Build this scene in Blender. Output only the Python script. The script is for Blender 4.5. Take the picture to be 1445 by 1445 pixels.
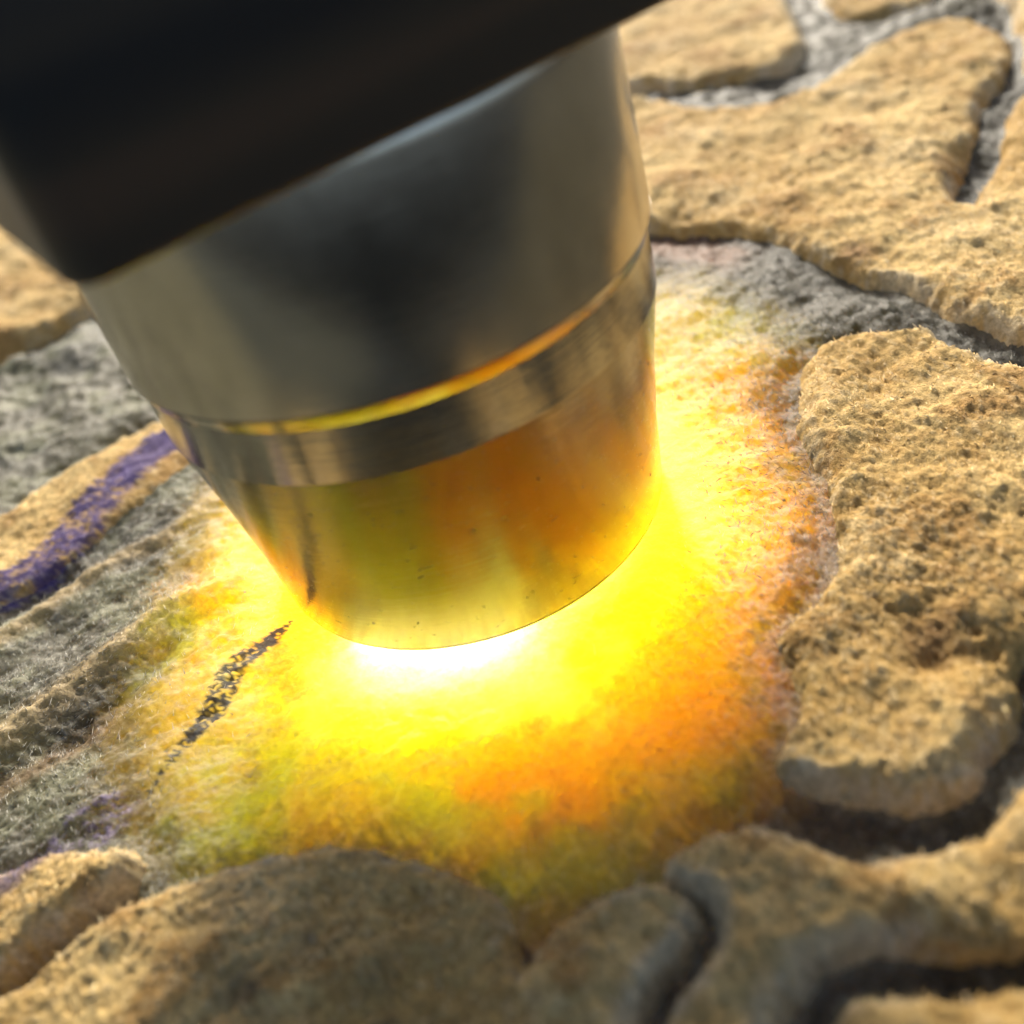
import bpy, math, random
import numpy as np
from mathutils import Matrix, Vector

for o in list(bpy.data.objects):
    bpy.data.objects.remove(o)
SC = bpy.context.scene
COL = SC.collection
MM = 0.001
rng = np.random.default_rng(7)

# ------------------------------------------------------------------ camera
# Solved from the outline of the torch head: torch axis = world Z, its tip rests on z = 0 at the origin.
F = 1526.0
_d = np.array([1346.6 - 722.5, 2630.1 - 722.5, F]); _d /= np.linalg.norm(_d)
_U = -_d
_X = np.array([1., 0, 0]) - _U[0] * _U; _X /= np.linalg.norm(_X)
_Y = np.cross(_U, _X)
_P = 63.3 * np.array([(663.0 - 722.5) / F, (716.65 - 722.5) / F, 1.0])
W = np.array([_X, _Y, _U])                     # camera space (x right, y down, z forward) -> world
CAM = W @ (-_P)                                # mm

cam = bpy.data.cameras.new('camera')
cam_o = bpy.data.objects.new('camera', cam)
COL.objects.link(cam_o)
right, down, fwd = W @ np.array([1., 0, 0]), W @ np.array([0, 1., 0]), W @ np.array([0, 0, 1.])
M = Matrix.Identity(4)
for i in range(3):
    M[i][0], M[i][1], M[i][2], M[i][3] = right[i], -down[i], -fwd[i], CAM[i] * MM
cam_o.matrix_world = M
cam.sensor_width = 36.0
cam.lens = 36.0 * F / 1445.0
cam.clip_start = 0.001
cam.clip_end = 20.0
cam.dof.use_dof = True
cam.dof.focus_distance = 0.0585
cam.dof.aperture_fstop = cam.lens / 1.2
SC.camera = cam_o

# ------------------------------------------------------------------ light
SUN_AZ = (-0.08, 1.0)                          # where the sun stands, seen from the torch
SUN_EL = math.radians(28)
world = bpy.data.worlds.new('World'); SC.world = world
world.use_nodes = True
wn = world.node_tree.nodes; wl = world.node_tree.links
sky = wn.new('ShaderNodeTexSky'); sky.sky_type = 'NISHITA'; sky.sun_disc = False
sky.sun_elevation = SUN_EL
sky.sun_rotation = math.atan2(SUN_AZ[0], SUN_AZ[1])
sky.air_density = 0.7; sky.dust_density = 4.0; sky.ozone_density = 0.3      # hazy, whitish sky
bg = wn['Background']; bg.inputs['Strength'].default_value = 0.15
wl.new(sky.outputs[0], bg.inputs[0])
sun = bpy.data.lights.new('sun', 'SUN'); sun.energy = 4.2; sun.angle = math.radians(8)
sun.color = (1.0, 0.93, 0.80)
sun_o = bpy.data.objects.new('sun', sun); COL.objects.link(sun_o)
_s = Vector((SUN_AZ[0], SUN_AZ[1], 0)).normalized() * math.cos(SUN_EL) + Vector((0, 0, math.sin(SUN_EL)))
sun_o.rotation_euler = _s.to_track_quat('Z', 'Y').to_euler()
sun_o.location = _s * 0.5

SC.render.engine = 'CYCLES'
SC.view_settings.view_transform = 'Standard'
SC.view_settings.look = 'None'
SC.view_settings.exposure = 0.45
SC.view_settings.gamma = 1.0
SC.cycles.use_denoising = True
SC.cycles.max_bounces = 10
SC.cycles.diffuse_bounces = 4
SC.cycles.glossy_bounces = 5
SC.cycles.sample_clamp_indirect = 6.0
SC.cycles.blur_glossy = 0.3

LAMP_POWER = 0.029

# ------------------------------------------------------------------ helpers
def px(x, y, h=0.0):
    """point of the photograph -> place on the horizontal plane at height h (mm)"""
    r = W @ np.array([x - 722.5, y - 722.5, F])
    t = (h - CAM[2]) / r[2]
    return (CAM + r * t)[:2]

def sstep(a, b, x):
    t = np.clip((x - a) / (b - a), 0, 1)
    return t * t * (3 - 2 * t)

N = 1024
def fft_noise(seed, beta, lo=0.0, hi=1e9, ang=None, aniso=1.0, n=N):
    """periodic noise tile with a power-law spectrum, optionally stretched along a direction"""
    r = np.random.default_rng(seed)
    kx = np.fft.fftfreq(n)[:, None] * n
    ky = np.fft.fftfreq(n)[None, :] * n
    if ang is not None:
        c, s = math.cos(ang), math.sin(ang)
        a, b = kx * c + ky * s, -kx * s + ky * c
        k = np.sqrt((a * aniso) ** 2 + b * b)
    else:
        k = np.sqrt(kx * kx + ky * ky)
    k[0, 0] = 1
    amp = k ** (-beta) * (k >= lo) * (k <= hi)
    amp[0, 0] = 0
    f = np.fft.ifft2(np.fft.fft2(r.normal(size=(n, n))) * amp).real
    f -= f.mean(); f /= f.std()
    return f.astype(np.float32)

def samp(tile, x, y, period):
    n = tile.shape[0]
    u = np.mod(x / period, 1.0) * n; v = np.mod(y / period, 1.0) * n
    i = np.floor(u).astype(np.int32); j = np.floor(v).astype(np.int32)
    fu, fv = u - i, v - j
    i %= n; j %= n; i1 = (i + 1) % n; j1 = (j + 1) % n
    return (tile[i, j] * (1 - fu) * (1 - fv) + tile[i1, j] * fu * (1 - fv)
            + tile[i, j1] * (1 - fu) * fv + tile[i1, j1] * fu * fv)

T_FBM = fft_noise(1, 1.7)
T_FBM2 = fft_noise(2, 1.5)
T_GRAIN = fft_noise(3, 0.9, lo=20)
T_FIB_A = fft_noise(4, 1.1, lo=12, ang=math.radians(118), aniso=4.0)
T_FIB_B = fft_noise(5, 1.1, lo=12, ang=math.radians(35), aniso=4.0)
T_BLOB = fft_noise(6, 1.6, lo=3, hi=60)

def smooth_poly(pts, closed=True, sub=6):
    P = np.array(pts, float); n = len(P); out = []
    for i in range(n if closed else n - 1):
        if closed:
            a, b, c, d = P[i - 1], P[i], P[(i + 1) % n], P[(i + 2) % n]
        else:
            a, b, c, d = P[max(i - 1, 0)], P[i], P[i + 1], P[min(i + 2, n - 1)]
        for t in np.arange(sub) / sub:
            out.append(0.5 * (2 * b + (c - a) * t + (2 * a - 5 * b + 4 * c - d) * t * t + (3 * b - a - 3 * c + d) * t ** 3))
    if not closed: out.append(P[-1])
    return np.array(out)

def seg_dist(x, y, A, B, widths=None):
    """smallest distance to a chain of segments"""
    best = np.full(x.shape, 1e9)
    for k in range(len(A)):
        ax, ay = A[k]; dx, dy = B[k] - A[k]
        L = dx * dx + dy * dy + 1e-12
        t = np.clip(((x - ax) * dx + (y - ay) * dy) / L, 0, 1)
        q = np.hypot(x - ax - t * dx, y - ay - t * dy)
        if widths is not None:
            q = q - (widths[k] + (widths[k + 1] - widths[k]) * t)
        np.minimum(best, q, out=best)
    return best

def poly_sdf(x, y, P, reach=6.0):
    """signed distance, positive inside; far away just -reach"""
    out = np.full(x.shape, -reach)
    lo, hi = P.min(0) - reach, P.max(0) + reach
    m = (x > lo[0]) & (x < hi[0]) & (y > lo[1]) & (y < hi[1])
    X, Y = x[m], y[m]
    A, B = P, np.roll(P, -1, 0)
    dist = seg_dist(X, Y, A, B)
    ins = np.zeros(X.shape, bool)
    for k in range(len(A)):
        (x0, y0), (x1, y1) = A[k], B[k]
        if y0 == y1: continue
        c = ((y0 > Y) != (y1 > Y)) & (X < (x1 - x0) * (Y - y0) / (y1 - y0) + x0)
        ins ^= c
    out[m] = np.where(ins, dist, -dist)
    return out

def mesh_obj(name, V, faces, mat, parent=None, smooth=True, cols=None):
    """V (n,3) in mm, faces (m,3|4) array"""
    me = bpy.data.meshes.new(name)
    V = np.asarray(V, np.float32) * MM
    faces = np.asarray(faces, np.int32)
    k = faces.shape[1]
    me.vertices.add(len(V)); me.vertices.foreach_set('co', V.ravel())
    me.loops.add(faces.size); me.loops.foreach_set('vertex_index', faces.ravel())
    me.polygons.add(len(faces))
    me.polygons.foreach_set('loop_start', np.arange(0, faces.size, k, dtype=np.int32))
    me.polygons.foreach_set('loop_total', np.full(len(faces), k, np.int32))
    me.update(calc_edges=True)
    if smooth: me.polygons.foreach_set('use_smooth', np.ones(len(faces), bool))
    for nm, c in (cols or {}).items():
        at = me.attributes.new(nm, 'FLOAT_COLOR', 'POINT')
        c4 = np.ones((len(V), 4), np.float32); c4[:, :c.shape[1]] = c
        at.data.foreach_set('color', c4.ravel())
    me.materials.append(mat)
    o = bpy.data.objects.new(name, me); COL.objects.link(o)
    if parent is not None: o.parent = parent
    return o

def new_mat(name):
    m = bpy.data.materials.new(name); m.use_nodes = True
    nt = m.node_tree
    return m, nt.nodes, nt.links, nt.nodes['Principled BSDF']

def nnoise(nodes, links, scale, detail=4, rough=0.6, vec=None, dist=0.0):
    n = nodes.new('ShaderNodeTexNoise'); n.inputs['Scale'].default_value = scale
    n.inputs['Detail'].default_value = detail; n.inputs['Roughness'].default_value = rough
    n.inputs['Distortion'].default_value = dist
    if vec is not None: links.new(vec, n.inputs['Vector'])
    return n

def nramp(nodes, links, fac, stops):
    r = nodes.new('ShaderNodeValToRGB')
    while len(r.color_ramp.elements) < len(stops): r.color_ramp.elements.new(0.5)
    for e, (p, c) in zip(r.color_ramp.elements, stops):
        e.position = p; e.color = (*c, 1) if len(c) == 3 else c
    links.new(fac, r.inputs[0])
    return r

def nmix(nodes, links, fac, a, b, blend='MIX'):
    n = nodes.new('ShaderNodeMix'); n.data_type = 'RGBA'; n.blend_type = blend
    for val, i in ((fac, 0), (a, 6), (b, 7)):
        if hasattr(val, 'is_linked'): links.new(val, n.inputs[i])
        elif i == 0: n.inputs[0].default_value = val
        else: n.inputs[i].default_value = (*val, 1)
    return n.outputs[2]

def nmath(nodes, links, op, a, b=None):
    n = nodes.new('ShaderNodeMath'); n.operation = op
    for i, v in enumerate((a, b)):
        if v is None: continue
        if hasattr(v, 'is_linked'): links.new(v, n.inputs[i])
        else: n.inputs[i].default_value = v
    return n.outputs[0]

# ------------------------------------------------------------------ materials of the stone
def crust_material():
    m, n, l, p = new_mat('sandy_crust')
    tc = n.new('ShaderNodeTexCoord').outputs['Object']
    at = n.new('ShaderNodeAttribute'); at.attribute_name = 'col'
    n1 = nnoise(n, l, 2600, 5, 0.7, tc, 0.6)
    r1 = nramp(n, l, n1.outputs[0], [(0.28, (0.62, 0.57, 0.50)), (0.5, (1, 1, 1)), (0.72, (1.3, 1.3, 1.27))])
    c = nmix(n, l, 1.0, at.outputs[0], r1.outputs[0], 'MULTIPLY')
    n2 = nnoise(n, l, 700, 4, 0.6, tc)
    r2 = nramp(n, l, n2.outputs[0], [(0.35, (0.86, 0.80, 0.72)), (0.6, (1.05, 1.05, 1.05))])
    c = nmix(n, l, 0.8, c, r2.outputs[0], 'MULTIPLY')
    l.new(c, p.inputs['Base Color'])
    p.inputs['Roughness'].default_value = 0.75
    p.inputs['Specular IOR Level'].default_value = 0.18
    nb = nnoise(n, l, 3800, 6, 0.72, tc, 0.8)
    nb2 = nnoise(n, l, 1300, 3, 0.6, tc, 0.3)
    h = nmath(n, l, 'ADD', nmath(n, l, 'MULTIPLY', nb.outputs[0], 0.20), nmath(n, l, 'MULTIPLY', nb2.outputs[0], 0.16))
    b = n.new('ShaderNodeBump'); b.inputs['Strength'].default_value = 1.0
    b.inputs['Distance'].default_value = 0.001
    l.new(h, b.inputs['Height']); l.new(b.outputs[0], p.inputs['Normal'])
    return m

def jade_material():
    """grey-green skin over a translucent honey-coloured body; 'trans' says how thin the skin has been worn"""
    m, n, l, p = new_mat('translucent_jade')
    out = n['Material Output']
    tc = n.new('ShaderNodeTexCoord').outputs['Object']
    col = n.new('ShaderNodeAttribute'); col.attribute_name = 'col'
    body = n.new('ShaderNodeAttribute'); body.attribute_name = 'body'
    mask = n.new('ShaderNodeAttribute'); mask.attribute_name = 'mask'
    sep = n.new('ShaderNodeSeparateColor'); l.new(mask.outputs[0], sep.inputs[0])
    nb = nnoise(n, l, 2600, 6, 0.7, tc, 0.7)
    nb2 = nnoise(n, l, 900, 3, 0.6, tc, 0.3)
    h = nmath(n, l, 'ADD', nmath(n, l, 'MULTIPLY', nb.outputs[0], 0.08), nmath(n, l, 'MULTIPLY', nb2.outputs[0], 0.09))
    b = n.new('ShaderNodeBump'); b.inputs['Strength'].default_value = 1.0
    b.inputs['Distance'].default_value = 0.001
    l.new(h, b.inputs['Height'])
    n1 = nnoise(n, l, 2400, 5, 0.7, tc, 0.8)
    r1 = nramp(n, l, n1.outputs[0], [(0.30, (0.55, 0.54, 0.52)), (0.5, (1, 1, 1)), (0.72, (1.45, 1.45, 1.42))])
    c = nmix(n, l, 1.0, col.outputs[0], r1.outputs[0], 'MULTIPLY')
    l.new(c, p.inputs['Base Color']); l.new(b.outputs[0], p.inputs['Normal'])
    p.inputs['Roughness'].default_value = 0.55
    p.inputs['Specular IOR Level'].default_value = 0.22
    s = n.new('ShaderNodeBsdfPrincipled')
    r2 = nramp(n, l, n1.outputs[0], [(0.3, (0.93, 0.86, 0.8)), (0.6, (1, 1, 1))])
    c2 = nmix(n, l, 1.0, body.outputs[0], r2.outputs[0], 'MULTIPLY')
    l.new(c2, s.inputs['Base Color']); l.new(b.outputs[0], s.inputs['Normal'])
    s.inputs['Roughness'].default_value = 0.5
    s.inputs['Specular IOR Level'].default_value = 0.25
    s.inputs['Subsurface Weight'].default_value = 1.0
    s.inputs['Subsurface Radius'].default_value = (1.0, 1.0, 0.25)
    s.inputs['Subsurface Scale'].default_value = 0.062
    s.inputs['Subsurface Anisotropy'].default_value = 0.3
    n3 = nnoise(n, l, 1900, 4, 0.65, tc, 0.5)
    fz = nramp(n, l, n3.outputs[0], [(0.45, (1, 1, 1)), (0.72, (0.72, 0.72, 0.72))])
    f = nmath(n, l, 'MULTIPLY', sep.outputs[0], fz.outputs[0])
    mx = n.new('ShaderNodeMixShader'); l.new(f, mx.inputs[0])
    l.new(p.outputs[0], mx.inputs[1]); l.new(s.outputs[0], mx.inputs[2])
    l.new(mx.outputs[0], out.inputs[0])
    return m

def fibre_material():
    m, n, l, p = new_mat('mineral_fibre')
    at = n.new('ShaderNodeAttribute'); at.attribute_name = 'col'
    tc = n.new('ShaderNodeTexCoord').outputs['Object']
    n1 = nnoise(n, l, 900, 3, 0.6, tc)
    r = nramp(n, l, n1.outputs[0], [(0.3, (0.8, 0.8, 0.8)), (0.7, (1.1, 1.1, 1.1))])
    l.new(nmix(n, l, 1.0, at.outputs[0], r.outputs[0], 'MULTIPLY'), p.inputs['Base Color'])
    p.inputs['Roughness'].default_value = 0.45
    return m

M_CRUST, M_JADE, M_FIBRE = crust_material(), jade_material(), fibre_material()

# ------------------------------------------------------------------ the stone
# polar grid round the point below the camera, fine where the photograph looks
phi_f = np.arange(math.radians(47), math.radians(164), 0.0034)
phi_c = np.linspace(math.radians(164), math.radians(407), 90)[1:-1]
PHI = np.concatenate([phi_f, phi_c])
RHO = [1.2]
while RHO[-1] < 330:
    r_ = RHO[-1]
    RHO.append(r_ + max(0.13, 0.0037 * r_) * (1 if r_ < 140 else 2.5) * (1 if r_ > 13 else 3))
RHO = np.array(RHO)
gx = CAM[0] + RHO[:, None] * np.cos(PHI)[None, :]
gy = CAM[1] + RHO[:, None] * np.sin(PHI)[None, :]
NR, NP = gx.shape
gx, gy = gx.ravel(), gy.ravel()

# warped coordinates make all traced outlines irregular
wx = gx + 0.30 * samp(T_FBM, gx, gy, 40) + 0.05 * samp(T_GRAIN, gx, gy, 24)
wy = gy + 0.30 * samp(T_FBM2, gx + 11, gy + 5, 40) + 0.05 * samp(T_GRAIN, gx + 7, gy + 3, 24)

def P(pts, h=0.0, closed=True):
    return smooth_poly([px(x, y, h) for x, y in pts], closed)

CRUST = [
 # name label, height, edge width, outline in the photograph
 ('flat tan crust patch by the right side of the torch', 1.1, 1.1,
  [(840, 20), (900, -30), (1000, -45), (1085, -20), (1122, 18), (1137, 55), (1126, 85), (1080, 100), (1010, 114), (930, 124), (860, 122), (820, 90)]),
 (None, 1.1, 1.5, [(1150, -60), (1172, 0), (1205, 14), (1255, 10), (1300, 0), (1320, -60), (1240, -90)]),
 ('largest tan crust patch, broad and winding, behind the torch', 1.15, 1.3,
  [(780, 180), (850, 150), (920, 150), (1000, 158), (1075, 156), (1140, 134), (1195, 100), (1245, 62), (1300, 36), (1352, 28), (1395, 40), (1415, 72),
   (1412, 105), (1388, 130), (1376, 165), (1366, 225), (1352, 268), (1358, 290), (1385, 290), (1410, 235), (1424, 165), (1452, 130), (1560, 120), (1700, 300),
   (1640, 480), (1500, 490), (1440, 472), (1390, 452), (1340, 436), (1270, 404), (1195, 384), (1145, 362), (1100, 336), (1040, 324), (970, 322), (900, 316), (780, 300)]),
 (None, 1.2, 1.5, [(1390, -30), (1420, 10), (1440, 50), (1452, 100), (1530, 90), (1560, -60), (1450, -110)]),
 ('round bulging tan crust patch, pitted, right of the glow', 1.35, 1.4,
  [(1132, 545), (1150, 510), (1190, 485), (1250, 470), (1310, 470), (1355, 490), (1400, 514), (1450, 520), (1560, 560), (1600, 760), (1530, 880), (1448, 925),
   (1432, 985), (1405, 1065), (1370, 1108), (1320, 1132), (1265, 1138), (1200, 1130), (1148, 1114), (1097, 1088), (1100, 1055), (1122, 1025), (1133, 985),
   (1122, 945), (1105, 900), (1130, 868), (1168, 832), (1188, 790), (1182, 710), (1160, 645), (1138, 600)]),
 ('tan crust ridge along the foot of the round crust patch', 1.3, 1.2,
  [(945, 1210), (1000, 1186), (1060, 1181), (1120, 1195), (1180, 1211), (1250, 1222), (1320, 1215), (1380, 1190), (1430, 1150), (1470, 1110), (1580, 1130), (1580, 1330),
   (1450, 1345), (1350, 1345), (1250, 1338), (1185, 1350), (1135, 1378), (1080, 1445), (1040, 1530), (900, 1530), (930, 1440), (985, 1385), (1012, 1310), (985, 1270), (930, 1262)]),
 ('wide tan crust patch in front of the torch, in its shade', 1.25, 1.3,
  [(-10, 1432), (60, 1386), (130, 1322), (200, 1281), (255, 1258), (320, 1236), (400, 1219), (470, 1196), (520, 1206), (600, 1216), (650, 1236), (684, 1268), (700, 1312),
   (715, 1372), (735, 1345), (800, 1290), (870, 1266), (930, 1262), (975, 1285), (950, 1340), (905, 1385), (870, 1445), (850, 1600), (400, 1620), (-60, 1560)]),
 (None, 1.1, 1.5, [(1140, 1480), (1185, 1432), (1230, 1420), (1290, 1420), (1350, 1426), (1450, 1410), (1560, 1420), (1560, 1560), (1120, 1560)]),
 ('small tan crust patch beside the dark crack, lower left', 1.2, 1.3,
  [(-80, 1260), (0, 1238), (60, 1214), (130, 1202), (178, 1210), (186, 1240), (165, 1266), (122, 1292), (54, 1336), (-4, 1386), (-84, 1440), (-180, 1380)]),
 ('tan crust band carrying the blue violet stain', 0.5, 1.6,
  [(-80, 775), (0, 722), (80, 670), (170, 614), (245, 585), (300, 620), (275, 648), (210, 696), (120, 766), (40, 822), (-80, 880)]),
 ('blurred tan crust patch beyond the torch on the left', 1.6, 2.0,
  [(-120, 540), (0, 500), (70, 470), (140, 430), (260, 400), (300, 300), (100, 200), (-150, 180), (-300, 400)]),
]
# base of the stone -------------------------------------------------
pan = np.hypot(gx - 1, gy + 4)
far = sstep(20, 60, pan)
base = (0.30 * samp(T_BLOB, gx, gy, 55) * (0.4 + 0.6 * far) + 0.10 * samp(T_FBM, gx, gy, 30) + 0.045 * samp(T_GRAIN, gx, gy, 30))
base += (0.06 * samp(T_FIB_A, gx, gy, 30)) * sstep(6, 18, gx) + 0.05 * samp(T_FIB_B, gx, gy, 34) * sstep(2, -8, gx)
seat = sstep(16.0, 11.0, np.hypot(gx, gy))
base = base * (1 - 0.92 * seat) - 0.13 * seat
base -= 0.85 * np.exp(-((gx + 4.5) / 6.5) ** 2 - ((gy + 13.5) / 5.5) ** 2)      # the tip stands a little proud here
base += 0.9 * sstep(0, 1, (pan - 60) / 200) * samp(T_BLOB, gx, gy, 160)
edge = sstep(250, 330, np.hypot(gx - CAM[0], gy - CAM[1]))
base -= 35 * edge ** 2
# unseen near side slopes away, shaped to set how dark the polished head reflects
near = np.minimum(-36.5 - gy, 0.54 * (gx + 21) - 0.84 * (gy + 31))
near = np.clip(near, 0, None)
fall = np.minimum(np.minimum(0.03 * near ** 2, 0.40 * near), 230.0)
base -= fall
# soft ridges and furrows on the left
def ridge(pts, w, amp):
    q = P(pts, 0, False)
    return amp * np.exp(-(seg_dist(wx, wy, q[:-1], q[1:]) / w) ** 2)
base += ridge([(-60, 930), (60, 855), (160, 795), (250, 745), (300, 700)], 0.8, 0.35)
base += ridge([(-60, 1085), (0, 1040), (90, 978), (180, 916), (250, 868), (330, 835)], 1.3, 0.75)
base -= ridge([(-60, 1130), (60, 1060), (170, 995), (240, 930)], 0.9, 0.35)
base -= ridge([(-60, 900), (60, 830), (170, 765)], 0.6, 0.25)
base -= ridge([(-60, 990), (60, 905), (200, 830), (280, 800)], 1.2, 0.4)
base -= ridge([(-80, 1475), (0, 1410), (60, 1358), (128, 1308), (168, 1280)], 0.55, 1.3)
base += ridge([(520, 1075), (600, 1030), (690, 985), (760, 960)], 0.35, 0.10)

sdf = []
crustmax = np.full(gx.shape, -6.0)
for lab, H, w, pts in CRUST:
    q = P(pts, H * 0.35)
    s = poly_sdf(wx, wy, q)
    sdf.append(s); np.maximum(crustmax, s, out=crustmax)
base -= 0.35 * np.exp(-((crustmax + 0.9) / 0.9) ** 2) * sstep(14, 20, np.hypot(gx, gy))

n_blob = samp(T_BLOB, gx + 3, gy + 9, 38)
n_fbm = samp(T_FBM, gx + 5, gy, 22)
n_fb2 = samp(T_FBM2, gx, gy + 8, 14)
n_gr = samp(T_GRAIN, gx + 1, gy + 2, 26)
fibA, fibB = samp(T_FIB_A, gx, gy, 26), samp(T_FIB_B, gx, gy, 26)

# colours of the skin
def lerp(a, b, t): return a + (b - a) * t[:, None]
C3 = lambda *c: np.array(c, np.float64)[None, :]
skin = lerp(C3(0.050, 0.049, 0.036), C3(0.110, 0.107, 0.083), sstep(-1.4, 1.4, n_fbm))
skin = lerp(skin, C3(0.29, 0.285, 0.24), 0.7 * sstep(0.5, 1.8, fibA * 0.6 + fibB * 0.6 + 0.5 * n_gr))
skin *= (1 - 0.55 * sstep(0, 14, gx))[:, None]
left = sstep(0, -16, gx)
skin = lerp(skin, C3(0.20, 0.21, 0.12), 0.5 * left * sstep(-0.5, 1.2, n_blob))
rightpan = np.exp(-((gx - 15.5) / 4.0) ** 2 - ((gy + 8) / 10.0) ** 2)
skin = lerp(skin, C3(0.30, 0.20, 0.13), 0.7 * rightpan)
rim = np.exp(-((crustmax + 0.25) / 0.35) ** 2)
skin = lerp(skin, C3(0.30, 0.26, 0.17), 0.4 * rim * sstep(-1, 1, n_fbm))
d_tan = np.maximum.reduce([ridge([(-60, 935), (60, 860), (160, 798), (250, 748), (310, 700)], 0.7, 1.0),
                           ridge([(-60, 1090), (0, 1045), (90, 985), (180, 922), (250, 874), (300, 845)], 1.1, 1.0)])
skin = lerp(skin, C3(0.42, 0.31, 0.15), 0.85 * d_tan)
skin = lerp(skin, C3(0.17, 0.10, 0.045), 0.7 * ridge([(-60, 1150), (40, 1085), (130, 1030), (200, 985)], 1.0, 1.0))  # brown shade below the ridge, painted into the skin colour
q_ = P([(925, 345), (970, 350), (1030, 362)], 0, False)
skin = lerp(skin, C3(0.20, 0.085, 0.045), 0.75 * np.exp(-(seg_dist(wx, wy, q_[:-1], q_[1:]) / 1.8) ** 2))
# how thin the skin is worn
window = P([(930, 390), (1010, 405), (1085, 440), (1120, 490), (1120, 540), (1150, 640), (1180, 720), (1180, 790), (1130, 850), (1110, 930), (1110, 1010), (1060, 1110),
            (960, 1180), (900, 1250), (780, 1310), (680, 1260), (560, 1210), (420, 1220), (300, 1240), (220, 1200), (190, 1130), (170, 1010), (230, 920), (250, 820), (290, 700), (400, 560), (700, 420)])
wd = poly_sdf(wx + 0.4 * fibB, wy + 0.4 * fibA, window, 6)
thin = 0.06 + 0.86 * sstep(-2.0, 3.2, wd)
streak = sstep(0.2, 1.7, 0.75 * fibA + 0.45 * n_fb2) * rightpan + 0.55 * sstep(0.3, 1.8, 0.7 * fibB + 0.6 * n_fb2) * sstep(-4, -16, gx)
thin = thin * (1 - 0.75 * np.clip(streak, 0, 1))
thin = thin * (1 - 0.35 * sstep(0.9, 1.9, n_fb2))
# colour of the body below the skin
body = np.repeat(C3(0.44, 0.335, 0.040), len(gx), 0)
def blob(pts, w):
    q = P(pts, 0, False)
    return np.exp(-(seg_dist(wx + 1.5 * n_blob, wy + 1.2 * n_fbm, q[:-1], q[1:]) / w) ** 2)
orange = np.maximum(blob([(1030, 540), (1080, 640), (1085, 760), (1030, 800), (930, 960), (860, 1060), (740, 1090)], 4.2), blob([(960, 330), (1000, 360)], 2.4))
orange = np.maximum(orange, 0.9 * blob([(250, 850), (320, 820), (380, 860)], 2.0))
orange = np.maximum(orange, 0.9 * blob([(1120, 930), (1120, 1010)], 1.6))
body = lerp(body, C3(0.47, 0.285, 0.008), 1.0 * np.clip(1.2 * orange, 0, 1))
green = np.maximum.reduce([blob([(300, 1160), (380, 1080), (500, 1040), (600, 1120)], 3.0), blob([(720, 1240), (850, 1170), (890, 1120)], 2.6), 0.9 * blob([(190, 960), (260, 900)], 2.5), 0.7 * blob([(1030, 440), (1100, 500)], 2.0)])
body = lerp(body, C3(0.365, 0.362, 0.022), 0.9 * green * (1 - 0.6 * orange))
body = lerp(body, C3(0.46, 0.43, 0.32), blob([(470, 920), (590, 965), (720, 945)], 3.2))      # white-hot light leak before the tip, painted in as pale body colour

# dark vein across the window and its violet grey tail
vein = P([(414, 868), (378, 905), (332, 945), (308, 990), (280, 1025), (246, 1068), (204, 1128)], 0, False)
vw = np.interp(np.linspace(0, 6, len(vein)), range(7), [0.08, 0.40, 0.68, 0.75, 0.50, 0.26, 0.07])
vd = seg_dist(gx + 0.10 * n_gr, gy + 0.10 * n_fb2, vein[:-1], vein[1:], vw)
vmask = sstep(0.10, -0.05, vd) * sstep(-1.3, -0.2, n_gr + 0.6 * n_fb2)
tail = P([(176, 1132), (150, 1152), (118, 1180), (60, 1222), (0, 1262), (-60, 1290)], 0, False)
tw = np.interp(np.linspace(0, 5, len(tail)), range(6), [0.6, 1.4, 1.5, 1.1, 1.1, 1.1])
td = seg_dist(gx + 0.2 * n_gr, gy + 0.2 * n_fb2, tail[:-1], tail[1:], tw)
tmask = sstep(0.2, -0.4, td) * sstep(-1.6, -0.2, n_fb2 + 0.5 * n_gr)
blue = P([(-80, 860), (0, 824), (60, 784), (120, 722), (170, 672), (225, 620), (270, 590)], 0.6, False)
bw = np.interp(np.linspace(0, 6, len(blue)), range(7), [1.5, 1.5, 1.5, 1.9, 1.7, 2.0, 1.9])
bd = seg_dist(gx + 0.25 * n_gr, gy + 0.25 * n_fb2, blue[:-1], blue[1:], bw)
bmask = sstep(0.25, -0.35, bd) * sstep(-2.0, -0.4, n_fb2 + 0.6 * n_gr)
skin = lerp(skin, C3(0.030, 0.030, 0.034), 0.96 * vmask)
skin = lerp(skin, C3(0.19, 0.145, 0.25), 0.9 * tmask)
skin = lerp(skin, C3(0.05, 0.035, 0.16), 0.9 * bmask)
thin = thin * (1 - 0.97 * vmask) * (1 - 0.9 * tmask) * (1 - 0.95 * bmask)

def quads_of(sel):
    """faces of the polar grid whose four corners are in sel (wraps round)"""
    idx = np.arange(NR * NP).reshape(NR, NP)
    nx = np.roll(idx, -1, 1)
    f = np.stack([idx[:-1], idx[1:], nx[1:], nx[:-1]], -1).reshape(-1, 4)
    return f[sel[f].all(1)] if sel is not None else f

faces = quads_of(None)
V = np.stack([gx, gy, base], 1)
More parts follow.
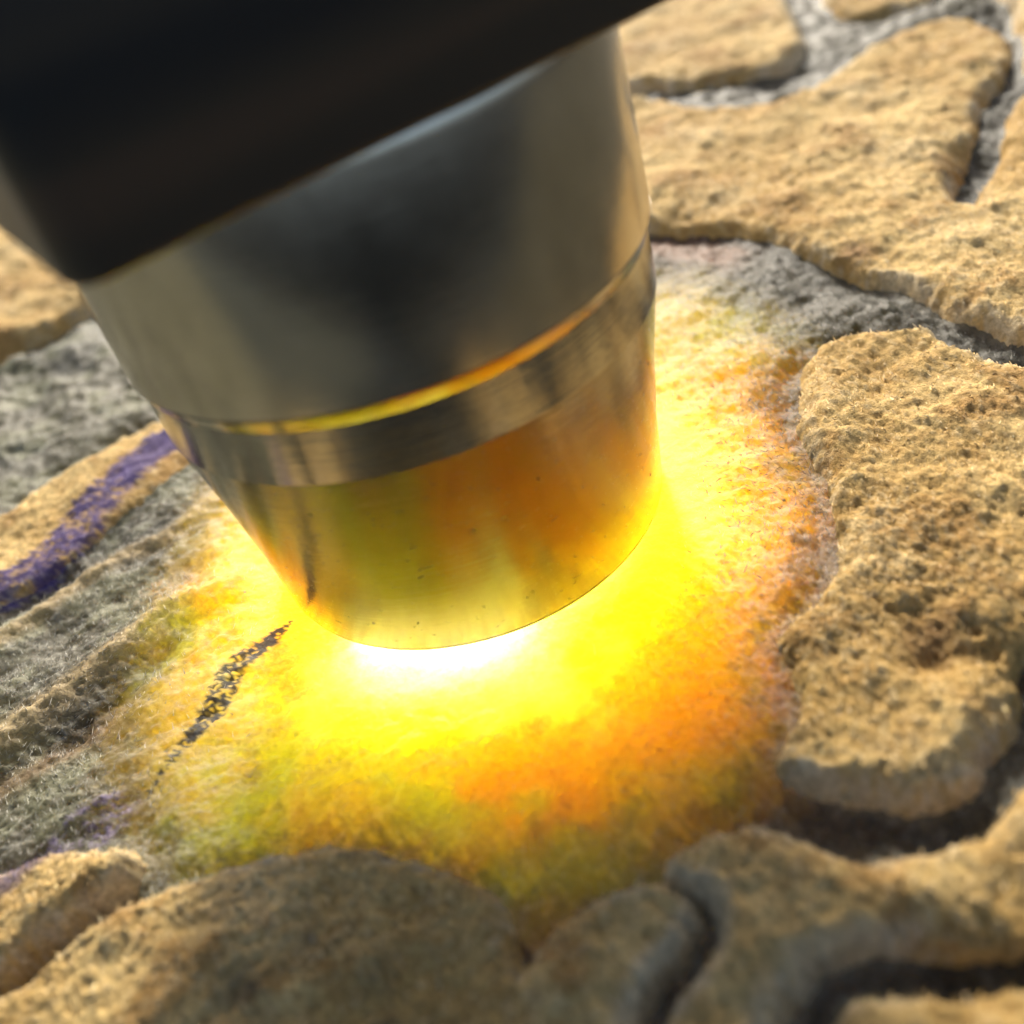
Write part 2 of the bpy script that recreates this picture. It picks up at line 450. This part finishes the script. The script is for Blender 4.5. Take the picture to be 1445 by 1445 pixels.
# close the bottom: centre fan, outer wall, underside
nv = len(V)
ring0 = np.arange(NP); ring1 = np.arange((NR - 1) * NP, NR * NP)
wall = np.stack([CAM[0] + 300 * np.cos(PHI), CAM[1] + 300 * np.sin(PHI), np.full(NP, -260.0)], 1)
Vc = np.vstack([V, wall, [[CAM[0], CAM[1], base[:NP].mean()]], [[CAM[0], CAM[1], -265.0]]])
wi = nv + np.arange(NP)
side = np.stack([ring1, wi, np.roll(wi, -1), np.roll(ring1, -1)], 1)
top = np.stack([np.full(NP, nv + NP), ring0, np.roll(ring0, -1), np.full(NP, nv + NP)], 1)
bot = np.stack([wi, np.full(NP, nv + NP + 1), np.full(NP, nv + NP + 1), np.roll(wi, -1)], 1)
pad = lambda a: np.vstack([a, np.repeat(a[-1:], NP + 2, 0)])

stone = bpy.data.objects.new('jade_stone', None); COL.objects.link(stone)
stone['label'] = 'rough yellow jade boulder with tan crust patches, glowing around the torch tip'
stone['category'] = 'stone'
stone.location = (0, 0, 0)

# quads and triangles in one mesh: triangles as separate list
def stone_body():
    me = bpy.data.meshes.new('translucent_body')
    tri = np.vstack([top[:, :3], bot[:, [0, 1, 3]]]).astype(np.int32)
    q = np.vstack([faces, side]).astype(np.int32)
    me.vertices.add(len(Vc)); me.vertices.foreach_set('co', (Vc * MM).astype(np.float32).ravel())
    me.loops.add(q.size + tri.size)
    me.loops.foreach_set('vertex_index', np.concatenate([q.ravel(), tri.ravel()]))
    me.polygons.add(len(q) + len(tri))
    me.polygons.foreach_set('loop_start', np.concatenate([np.arange(len(q)) * 4, q.size + np.arange(len(tri)) * 3]).astype(np.int32))
    me.polygons.foreach_set('loop_total', np.concatenate([np.full(len(q), 4), np.full(len(tri), 3)]).astype(np.int32))
    me.update(calc_edges=True)
    me.polygons.foreach_set('use_smooth', np.ones(len(q) + len(tri), bool))
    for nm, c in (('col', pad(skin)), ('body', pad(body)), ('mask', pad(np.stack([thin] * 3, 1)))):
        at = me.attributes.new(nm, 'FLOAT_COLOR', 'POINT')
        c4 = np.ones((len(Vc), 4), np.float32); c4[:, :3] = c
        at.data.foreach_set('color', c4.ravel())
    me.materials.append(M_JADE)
    o = bpy.data.objects.new('translucent_body', me); COL.objects.link(o); o.parent = stone
    return o
stone_body()

# crust patches: shells of their own lying on the body ------------------------
tan = lerp(C3(0.53, 0.345, 0.115), C3(0.68, 0.485, 0.195), sstep(-1.3, 1.3, n_fbm))
tan = lerp(tan, C3(0.42, 0.245, 0.075), 0.8 * sstep(0.5, 1.9, n_blob))
tan = lerp(tan, C3(0.72, 0.56, 0.30), 0.6 * sstep(0.3, 1.6, n_gr + 0.5 * n_fb2))
def spot(x, y, w):
    c = px(x, y, 1.6); return np.exp(-((wx - c[0]) ** 2 + (wy - c[1]) ** 2) / w ** 2)
tan = lerp(tan, C3(0.085, 0.075, 0.05), 0.9 * np.clip(spot(540, 1390, 1.6) + spot(345, 1405, 1.1) + 0.7 * spot(430, 1330, 0.7), 0, 1) * sstep(-0.8, 0.8, n_fb2 + 0.5))
tan = lerp(tan, C3(0.24, 0.13, 0.05), 0.8 * np.clip(spot(1330, 880, 1.4) + spot(1210, 345, 1.5), 0, 1))
tan = lerp(tan, C3(0.055, 0.042, 0.20), 0.9 * bmask)
tan = lerp(tan, C3(0.13, 0.10, 0.17), 0.8 * tmask)
top_z = np.full(gx.shape, -999.0)
for (lab, H, w, pts), s in zip(CRUST, sdf):
    t = np.clip((s + 0.35) / (w * np.clip(1.15 + 0.45 * n_blob + 0.15 * n_fb2, 0.55, 2.2)), 0, 1)
    prof = 1 - (1 - t) ** 2.3
    lump = (0.22 * n_fbm + 0.18 * n_blob + 0.05 * n_gr + 0.05 * n_fb2 + 0.06 * fibA) * (0.35 + 0.65 * H / 2.2)
    z = base + fall - 0.30 + (H + 0.30 - 0.5 * base - 0.5 * fall) * prof + lump * sstep(0.0, 0.8, t)
    z -= fall
    for cx, cy, cr, dep in ((1392, 862, 0.45, 0.7), (1410, 895, 0.5, 0.7), (1330, 895, 0.7, 0.5), (1310, 830, 0.5, 0.3), (1180, 900, 0.6, 0.3)):
        c = px(cx, cy, 2.2)
        z -= dep * np.exp(-((wx - c[0]) ** 2 + (wy - c[1]) ** 2) / cr ** 2)
    sel = s > -1.1
    ee = lerp(tan, C3(0.66, 0.58, 0.42), 0.6 * sstep(1.0, 0.2, s) * sstep(-0.8, 0.9, n_fbm + 0.5 * n_gr))
    f = quads_of(sel)
    if len(f) == 0: continue
    used = np.unique(f); remap = np.full(NR * NP, -1, np.int32); remap[used] = np.arange(len(used))
    o = mesh_obj('crust_patch', np.stack([gx, gy, z], 1)[used], remap[f], M_CRUST, stone, True, {'col': ee[used]})
    if lab: o['label'] = lab
    zz = np.where(sel, z, -999); np.maximum(top_z, zz, out=top_z)

# loose mineral fibres standing out of crust and skin: uncountable -------------
surf = np.maximum(base, top_z)
on_crust = top_z > base
def fibres(count):
    ok = (RHO.repeat(NP) > 15) & (RHO.repeat(NP) < 130)
    ph = np.tile(PHI, NR)
    ok &= (ph < math.radians(163)) & (ph > math.radians(47)) & (np.hypot(gx, gy) > 12.8)
    area = np.minimum(RHO.repeat(NP), 80.0) ** 1.1                  # grid cells grow outwards: keep the density even
    bald = 0.12 + 0.88 * sstep(9.0, 18.0, np.hypot(gx + 1, gy + 12))
    pr = np.where(ok, area * np.where(on_crust, 0.55, 0.9 * bald * (1 - 0.75 * sstep(-1.5, 1.5, wd) * sstep(19, 12, gx))), 0)
    pick = rng.choice(len(gx), count, p=pr / pr.sum())
    c = np.stack([gx, gy, surf], 1)[pick] + np.column_stack([rng.normal(0, 0.07, (count, 2)), np.full(count, -0.03)])
    oc = on_crust[pick]
    az = np.where(c[:, 0] > 6, math.radians(125), math.radians(62)) + rng.normal(0, 0.75, count) + 0.5 * n_blob[pick]
    el = np.abs(rng.normal(0.45, 0.35, count)) * np.where(oc, 0.7, 1.0)
    L = rng.gamma(3.0, 0.085, count) * np.where(oc, 0.55, 0.75) + 0.08
    wd_ = rng.uniform(0.018, 0.042, count) * np.where(oc, 1.2, 0.9)
    d = np.stack([np.cos(az) * np.cos(el), np.sin(az) * np.cos(el), np.sin(el)], 1)
    s = np.stack([-np.sin(az), np.cos(az), np.zeros(count)], 1)
    u = np.cross(d, s)
    a, b, e = c + s * wd_[:, None], c - s * wd_[:, None], c + u * wd_[:, None] * 1.2
    tip = c + d * L[:, None]
    mid = c + d * (L * 0.5)[:, None] + u * (rng.normal(0, 0.03, count))[:, None]
    Vf = np.stack([a, b, e, tip], 1).reshape(-1, 3)
    i = np.arange(count)[:, None] * 4
    f = np.concatenate([i + [0, 1, 3], i + [1, 2, 3], i + [2, 0, 3]], 0)
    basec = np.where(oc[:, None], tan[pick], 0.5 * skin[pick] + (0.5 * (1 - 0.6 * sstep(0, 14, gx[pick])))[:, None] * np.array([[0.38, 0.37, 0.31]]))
    k = rng.uniform(0.7, 1.45, count)[:, None]
    cc = np.clip(basec * k + np.where(rng.random(count) < 0.12, 0.15, 0)[:, None], 0.02, 0.85)
    dk = np.maximum(bmask, tmask)[pick][:, None]
    cc = cc * (1 - 0.75 * dk) + np.array([[0.10, 0.08, 0.24]]) * 0.75 * dk
    o = mesh_obj('mineral_fibres', Vf, f, M_FIBRE, stone, False, {'col': np.repeat(cc, 4, 0)})
    o['kind'] = 'stuff'
fibres(110000)

# ------------------------------------------------------------------ the torch
def metal_material(name, color, rough, dirt=True, relief=0.05):
    m, n, l, p = new_mat(name)
    tc = n.new('ShaderNodeTexCoord').outputs['Object']
    p.inputs['Metallic'].default_value = 1.0
    # fine turning marks run round the head: stretch noise along z
    mp = n.new('ShaderNodeMapping'); mp.inputs['Scale'].default_value = (120, 120, 6500)
    l.new(tc, mp.inputs['Vector'])
    nt = nnoise(n, l, 1.0, 3, 0.6, mp.outputs[0])
    ns = nnoise(n, l, 260, 5, 0.65, tc)
    rr = nmath(n, l, 'ADD', nmath(n, l, 'MULTIPLY', ns.outputs[0], 0.10), rough - 0.05)
    l.new(rr, p.inputs['Roughness'])
    c = nramp(n, l, ns.outputs[0], [(0.3, tuple(v * 0.85 for v in color)), (0.65, color)]).outputs[0]
    if dirt:
        mp2 = n.new('ShaderNodeMapping'); mp2.inputs['Scale'].default_value = (1900, 1900, 3800); l.new(tc, mp2.inputs['Vector'])
        nd = nnoise(n, l, 1.0, 4, 0.75, mp2.outputs[0], 0.6)
        dm = nramp(n, l, nd.outputs[0], [(0.625, (0, 0, 0)), (0.68, (0.8, 0.8, 0.8))])
        c = nmix(n, l, dm.outputs[0], c, (0.07, 0.06, 0.045))
        l.new(nmath(n, l, 'ADD', rr, nmath(n, l, 'MULTIPLY', dm.outputs[0], 0.35)), p.inputs['Roughness'])
    l.new(c, p.inputs['Base Color'])
    b = n.new('ShaderNodeBump'); b.inputs['Strength'].default_value = 0.35; b.inputs['Distance'].default_value = relief * MM
    l.new(nmath(n, l, 'ADD', nt.outputs[0], nmath(n, l, 'MULTIPLY', nnoise(n, l, 1500, 4, 0.6, tc).outputs[0], 0.9)), b.inputs['Height'])
    l.new(b.outputs[0], p.inputs['Normal'])
    return m

M_TIP = metal_material('polished_tip_metal', (0.42, 0.41, 0.36), 0.16)
M_RIM = metal_material('worn_dark_rim', (0.10, 0.09, 0.075), 0.35, False)
M_BAND = metal_material('polished_band_metal', (0.46, 0.45, 0.41), 0.12, False)
M_HEAD = metal_material('polished_head_metal', (0.70, 0.65, 0.55), 0.21, False, 0.014)

def body_material():
    m, n, l, p = new_mat('black_anodised_metal')
    tc = n.new('ShaderNodeTexCoord').outputs['Object']
    ns = nnoise(n, l, 400, 4, 0.6, tc)
    mp = n.new('ShaderNodeMapping'); mp.inputs['Scale'].default_value = (9, 9, 210); l.new(tc, mp.inputs['Vector'])
    ns = nnoise(n, l, 1.0, 2, 0.5, mp.outputs[0])      # blurred brown hand reflections painted as streaks along the flat sides
    c = nramp(n, l, ns.outputs[0], [(0.36, (0.022, 0.020, 0.018)), (0.5, (0.050, 0.037, 0.024)), (0.68, (0.115, 0.066, 0.037))])
    l.new(c.outputs[0], p.inputs['Base Color'])
    p.inputs['Roughness'].default_value = 0.34
    p.inputs['Specular IOR Level'].default_value = 0.45
    return m
M_BODY = body_material()

def lens_material():
    m, n, l, p = new_mat('lit_lens')
    p.inputs['Base Color'].default_value = (0.9, 0.9, 0.86, 1)
    p.inputs['Emission Color'].default_value = (1.0, 0.95, 0.85, 1)
    p.inputs['Emission Strength'].default_value = 8.0
    return m
M_LENS = lens_material()

torch = bpy.data.objects.new('flashlight', None); COL.objects.link(torch)
torch['label'] = 'lit metal flashlight pressed tip down on the stone, square black body, polished tapering head'
torch['category'] = 'flashlight'

def lathe(name, prof, mat, seg=192, parent=torch):
    """prof: closed loop of (r, h) in mm"""
    a = np.linspace(0, 2 * np.pi, seg, endpoint=False)
    V = []
    for r, h in prof:
        V.append(np.stack([r * np.cos(a), r * np.sin(a), np.full(seg, h)], 1))
    V = np.vstack(V); n = len(prof)
    idx = np.arange(n * seg).reshape(n, seg)
    nxt = np.roll(idx, -1, 1); dn = np.roll(idx, -1, 0); dnn = np.roll(nxt, -1, 0)
    f = np.stack([idx, nxt, dnn, dn], -1).reshape(-1, 4)
    o = mesh_obj(name, V, f, mat, parent, True)
    o.data.set_sharp_from_angle(angle=math.radians(28))
    return o

# tip cone (outer wall leans outwards), recess above it, chamfer ring, straight head
lathe('tip', [(9.9, 0.28), (11.34, 0.28), (11.37, 0.36), (11.74, 4.4), (12.26, 8.3), (12.98, 12.1), (13.06, 12.45), (12.2, 12.45), (9.9, 6.0)], M_TIP)
lathe('rim', [(9.9, 0.275), (10.0, 0.05), (10.9, 0.0), (11.15, 0.03), (11.30, 0.12), (11.345, 0.275)], M_RIM)
lathe('band', [(13.06, 12.455), (13.07, 15.25), (12.2, 15.25), (12.2, 12.455)], M_BAND)
lathe('ring', [(13.07, 15.255), (13.11, 15.31), (13.38, 16.0), (13.42, 16.10), (12.2, 16.105), (12.2, 15.255)], M_BAND)
lathe('head', [(13.37, 16.11), (13.41, 16.15), (13.43, 25.3), (13.3, 25.79), (12.2, 25.79), (12.2, 16.11)], M_HEAD)
def disc(name, r, h0, h1, mat):
    return lathe(name, [(0.01, h0), (r, h0), (r, h1), (0.01, h1)], mat, 96)
disc('lens', 9.85, 0.45, 1.6, M_LENS)

# square body with rounded corners and a rounded lower rim
ANG = math.atan2(0.592, 0.806)
def rounded_body():
    hx, hy, rc = 15.4, 13.55, 1.5
    def outline(inset, k=10):
        pts = []
        for cx, cy, a0 in ((1, -1, -90), (1, 1, 0), (-1, 1, 90), (-1, -1, 180)):
            for i in range(k + 1):
                a = math.radians(a0 + 90 * i / k)
                r = max(rc - inset, 0.1)
                pts.append((cx * (hx - rc) + r * math.cos(a), cy * (hy - rc) + r * math.sin(a)))
        return np.array(pts)
    levels = [(1.2, 25.8), (0.4, 25.8)] + [(0.4 - 0.4 * math.sin(t), 25.8 + 0.4 - 0.4 * math.cos(t)) for t in np.linspace(0.15, math.pi / 2, 8)]
    levels += [(0, 34), (0, 41), (0.4, 42.2), (1.5, 43)]
    V = []; 
    c, s = math.cos(ANG), math.sin(ANG)
    for ins, h in levels:
        q = outline(ins)
        V.append(np.column_stack([q[:, 0] * c - q[:, 1] * s, q[:, 0] * s + q[:, 1] * c, np.full(len(q), h)]))
    m = len(V[0]); n = len(V); V = np.vstack(V + [np.array([[0, 0, 25.8], [0, 0, 43.0]])])
    idx = np.arange(n * m).reshape(n, m); nx = np.roll(idx, -1, 1)
    f = np.stack([idx[:-1], nx[:-1], nx[1:], idx[1:]], -1).reshape(-1, 4)
    capb = np.stack([np.full(m, n * m), nx[0], idx[0], np.full(m, n * m)], 1)[:, :4]
    me = bpy.data.meshes.new('body')
    fl = [tuple(int(v) for v in r) for r in f]
    fl += [(n * m, int(nx[0][i]), int(idx[0][i])) for i in range(m)] + [(n * m + 1, int(idx[-1][i]), int(nx[-1][i])) for i in range(m)]
    me.from_pydata([tuple(v * MM) for v in V], [], fl)
    me.polygons.foreach_set('use_smooth', np.ones(len(me.polygons), bool))
    me.set_sharp_from_angle(angle=math.radians(40))
    me.materials.append(M_BODY)
    o = bpy.data.objects.new('body', me); COL.objects.link(o); o.parent = torch
    return o
rounded_body()

lamp = bpy.data.lights.new('flashlight_lamp', 'AREA'); lamp.shape = 'DISK'
lamp.size = 19.0 * MM; lamp.energy = LAMP_POWER; lamp.color = (1.0, 0.97, 0.90)
lamp_o = bpy.data.objects.new('flashlight_lamp', lamp); COL.objects.link(lamp_o)
lamp_o.location = (0, 0, 0.32 * MM); lamp_o.parent = torch
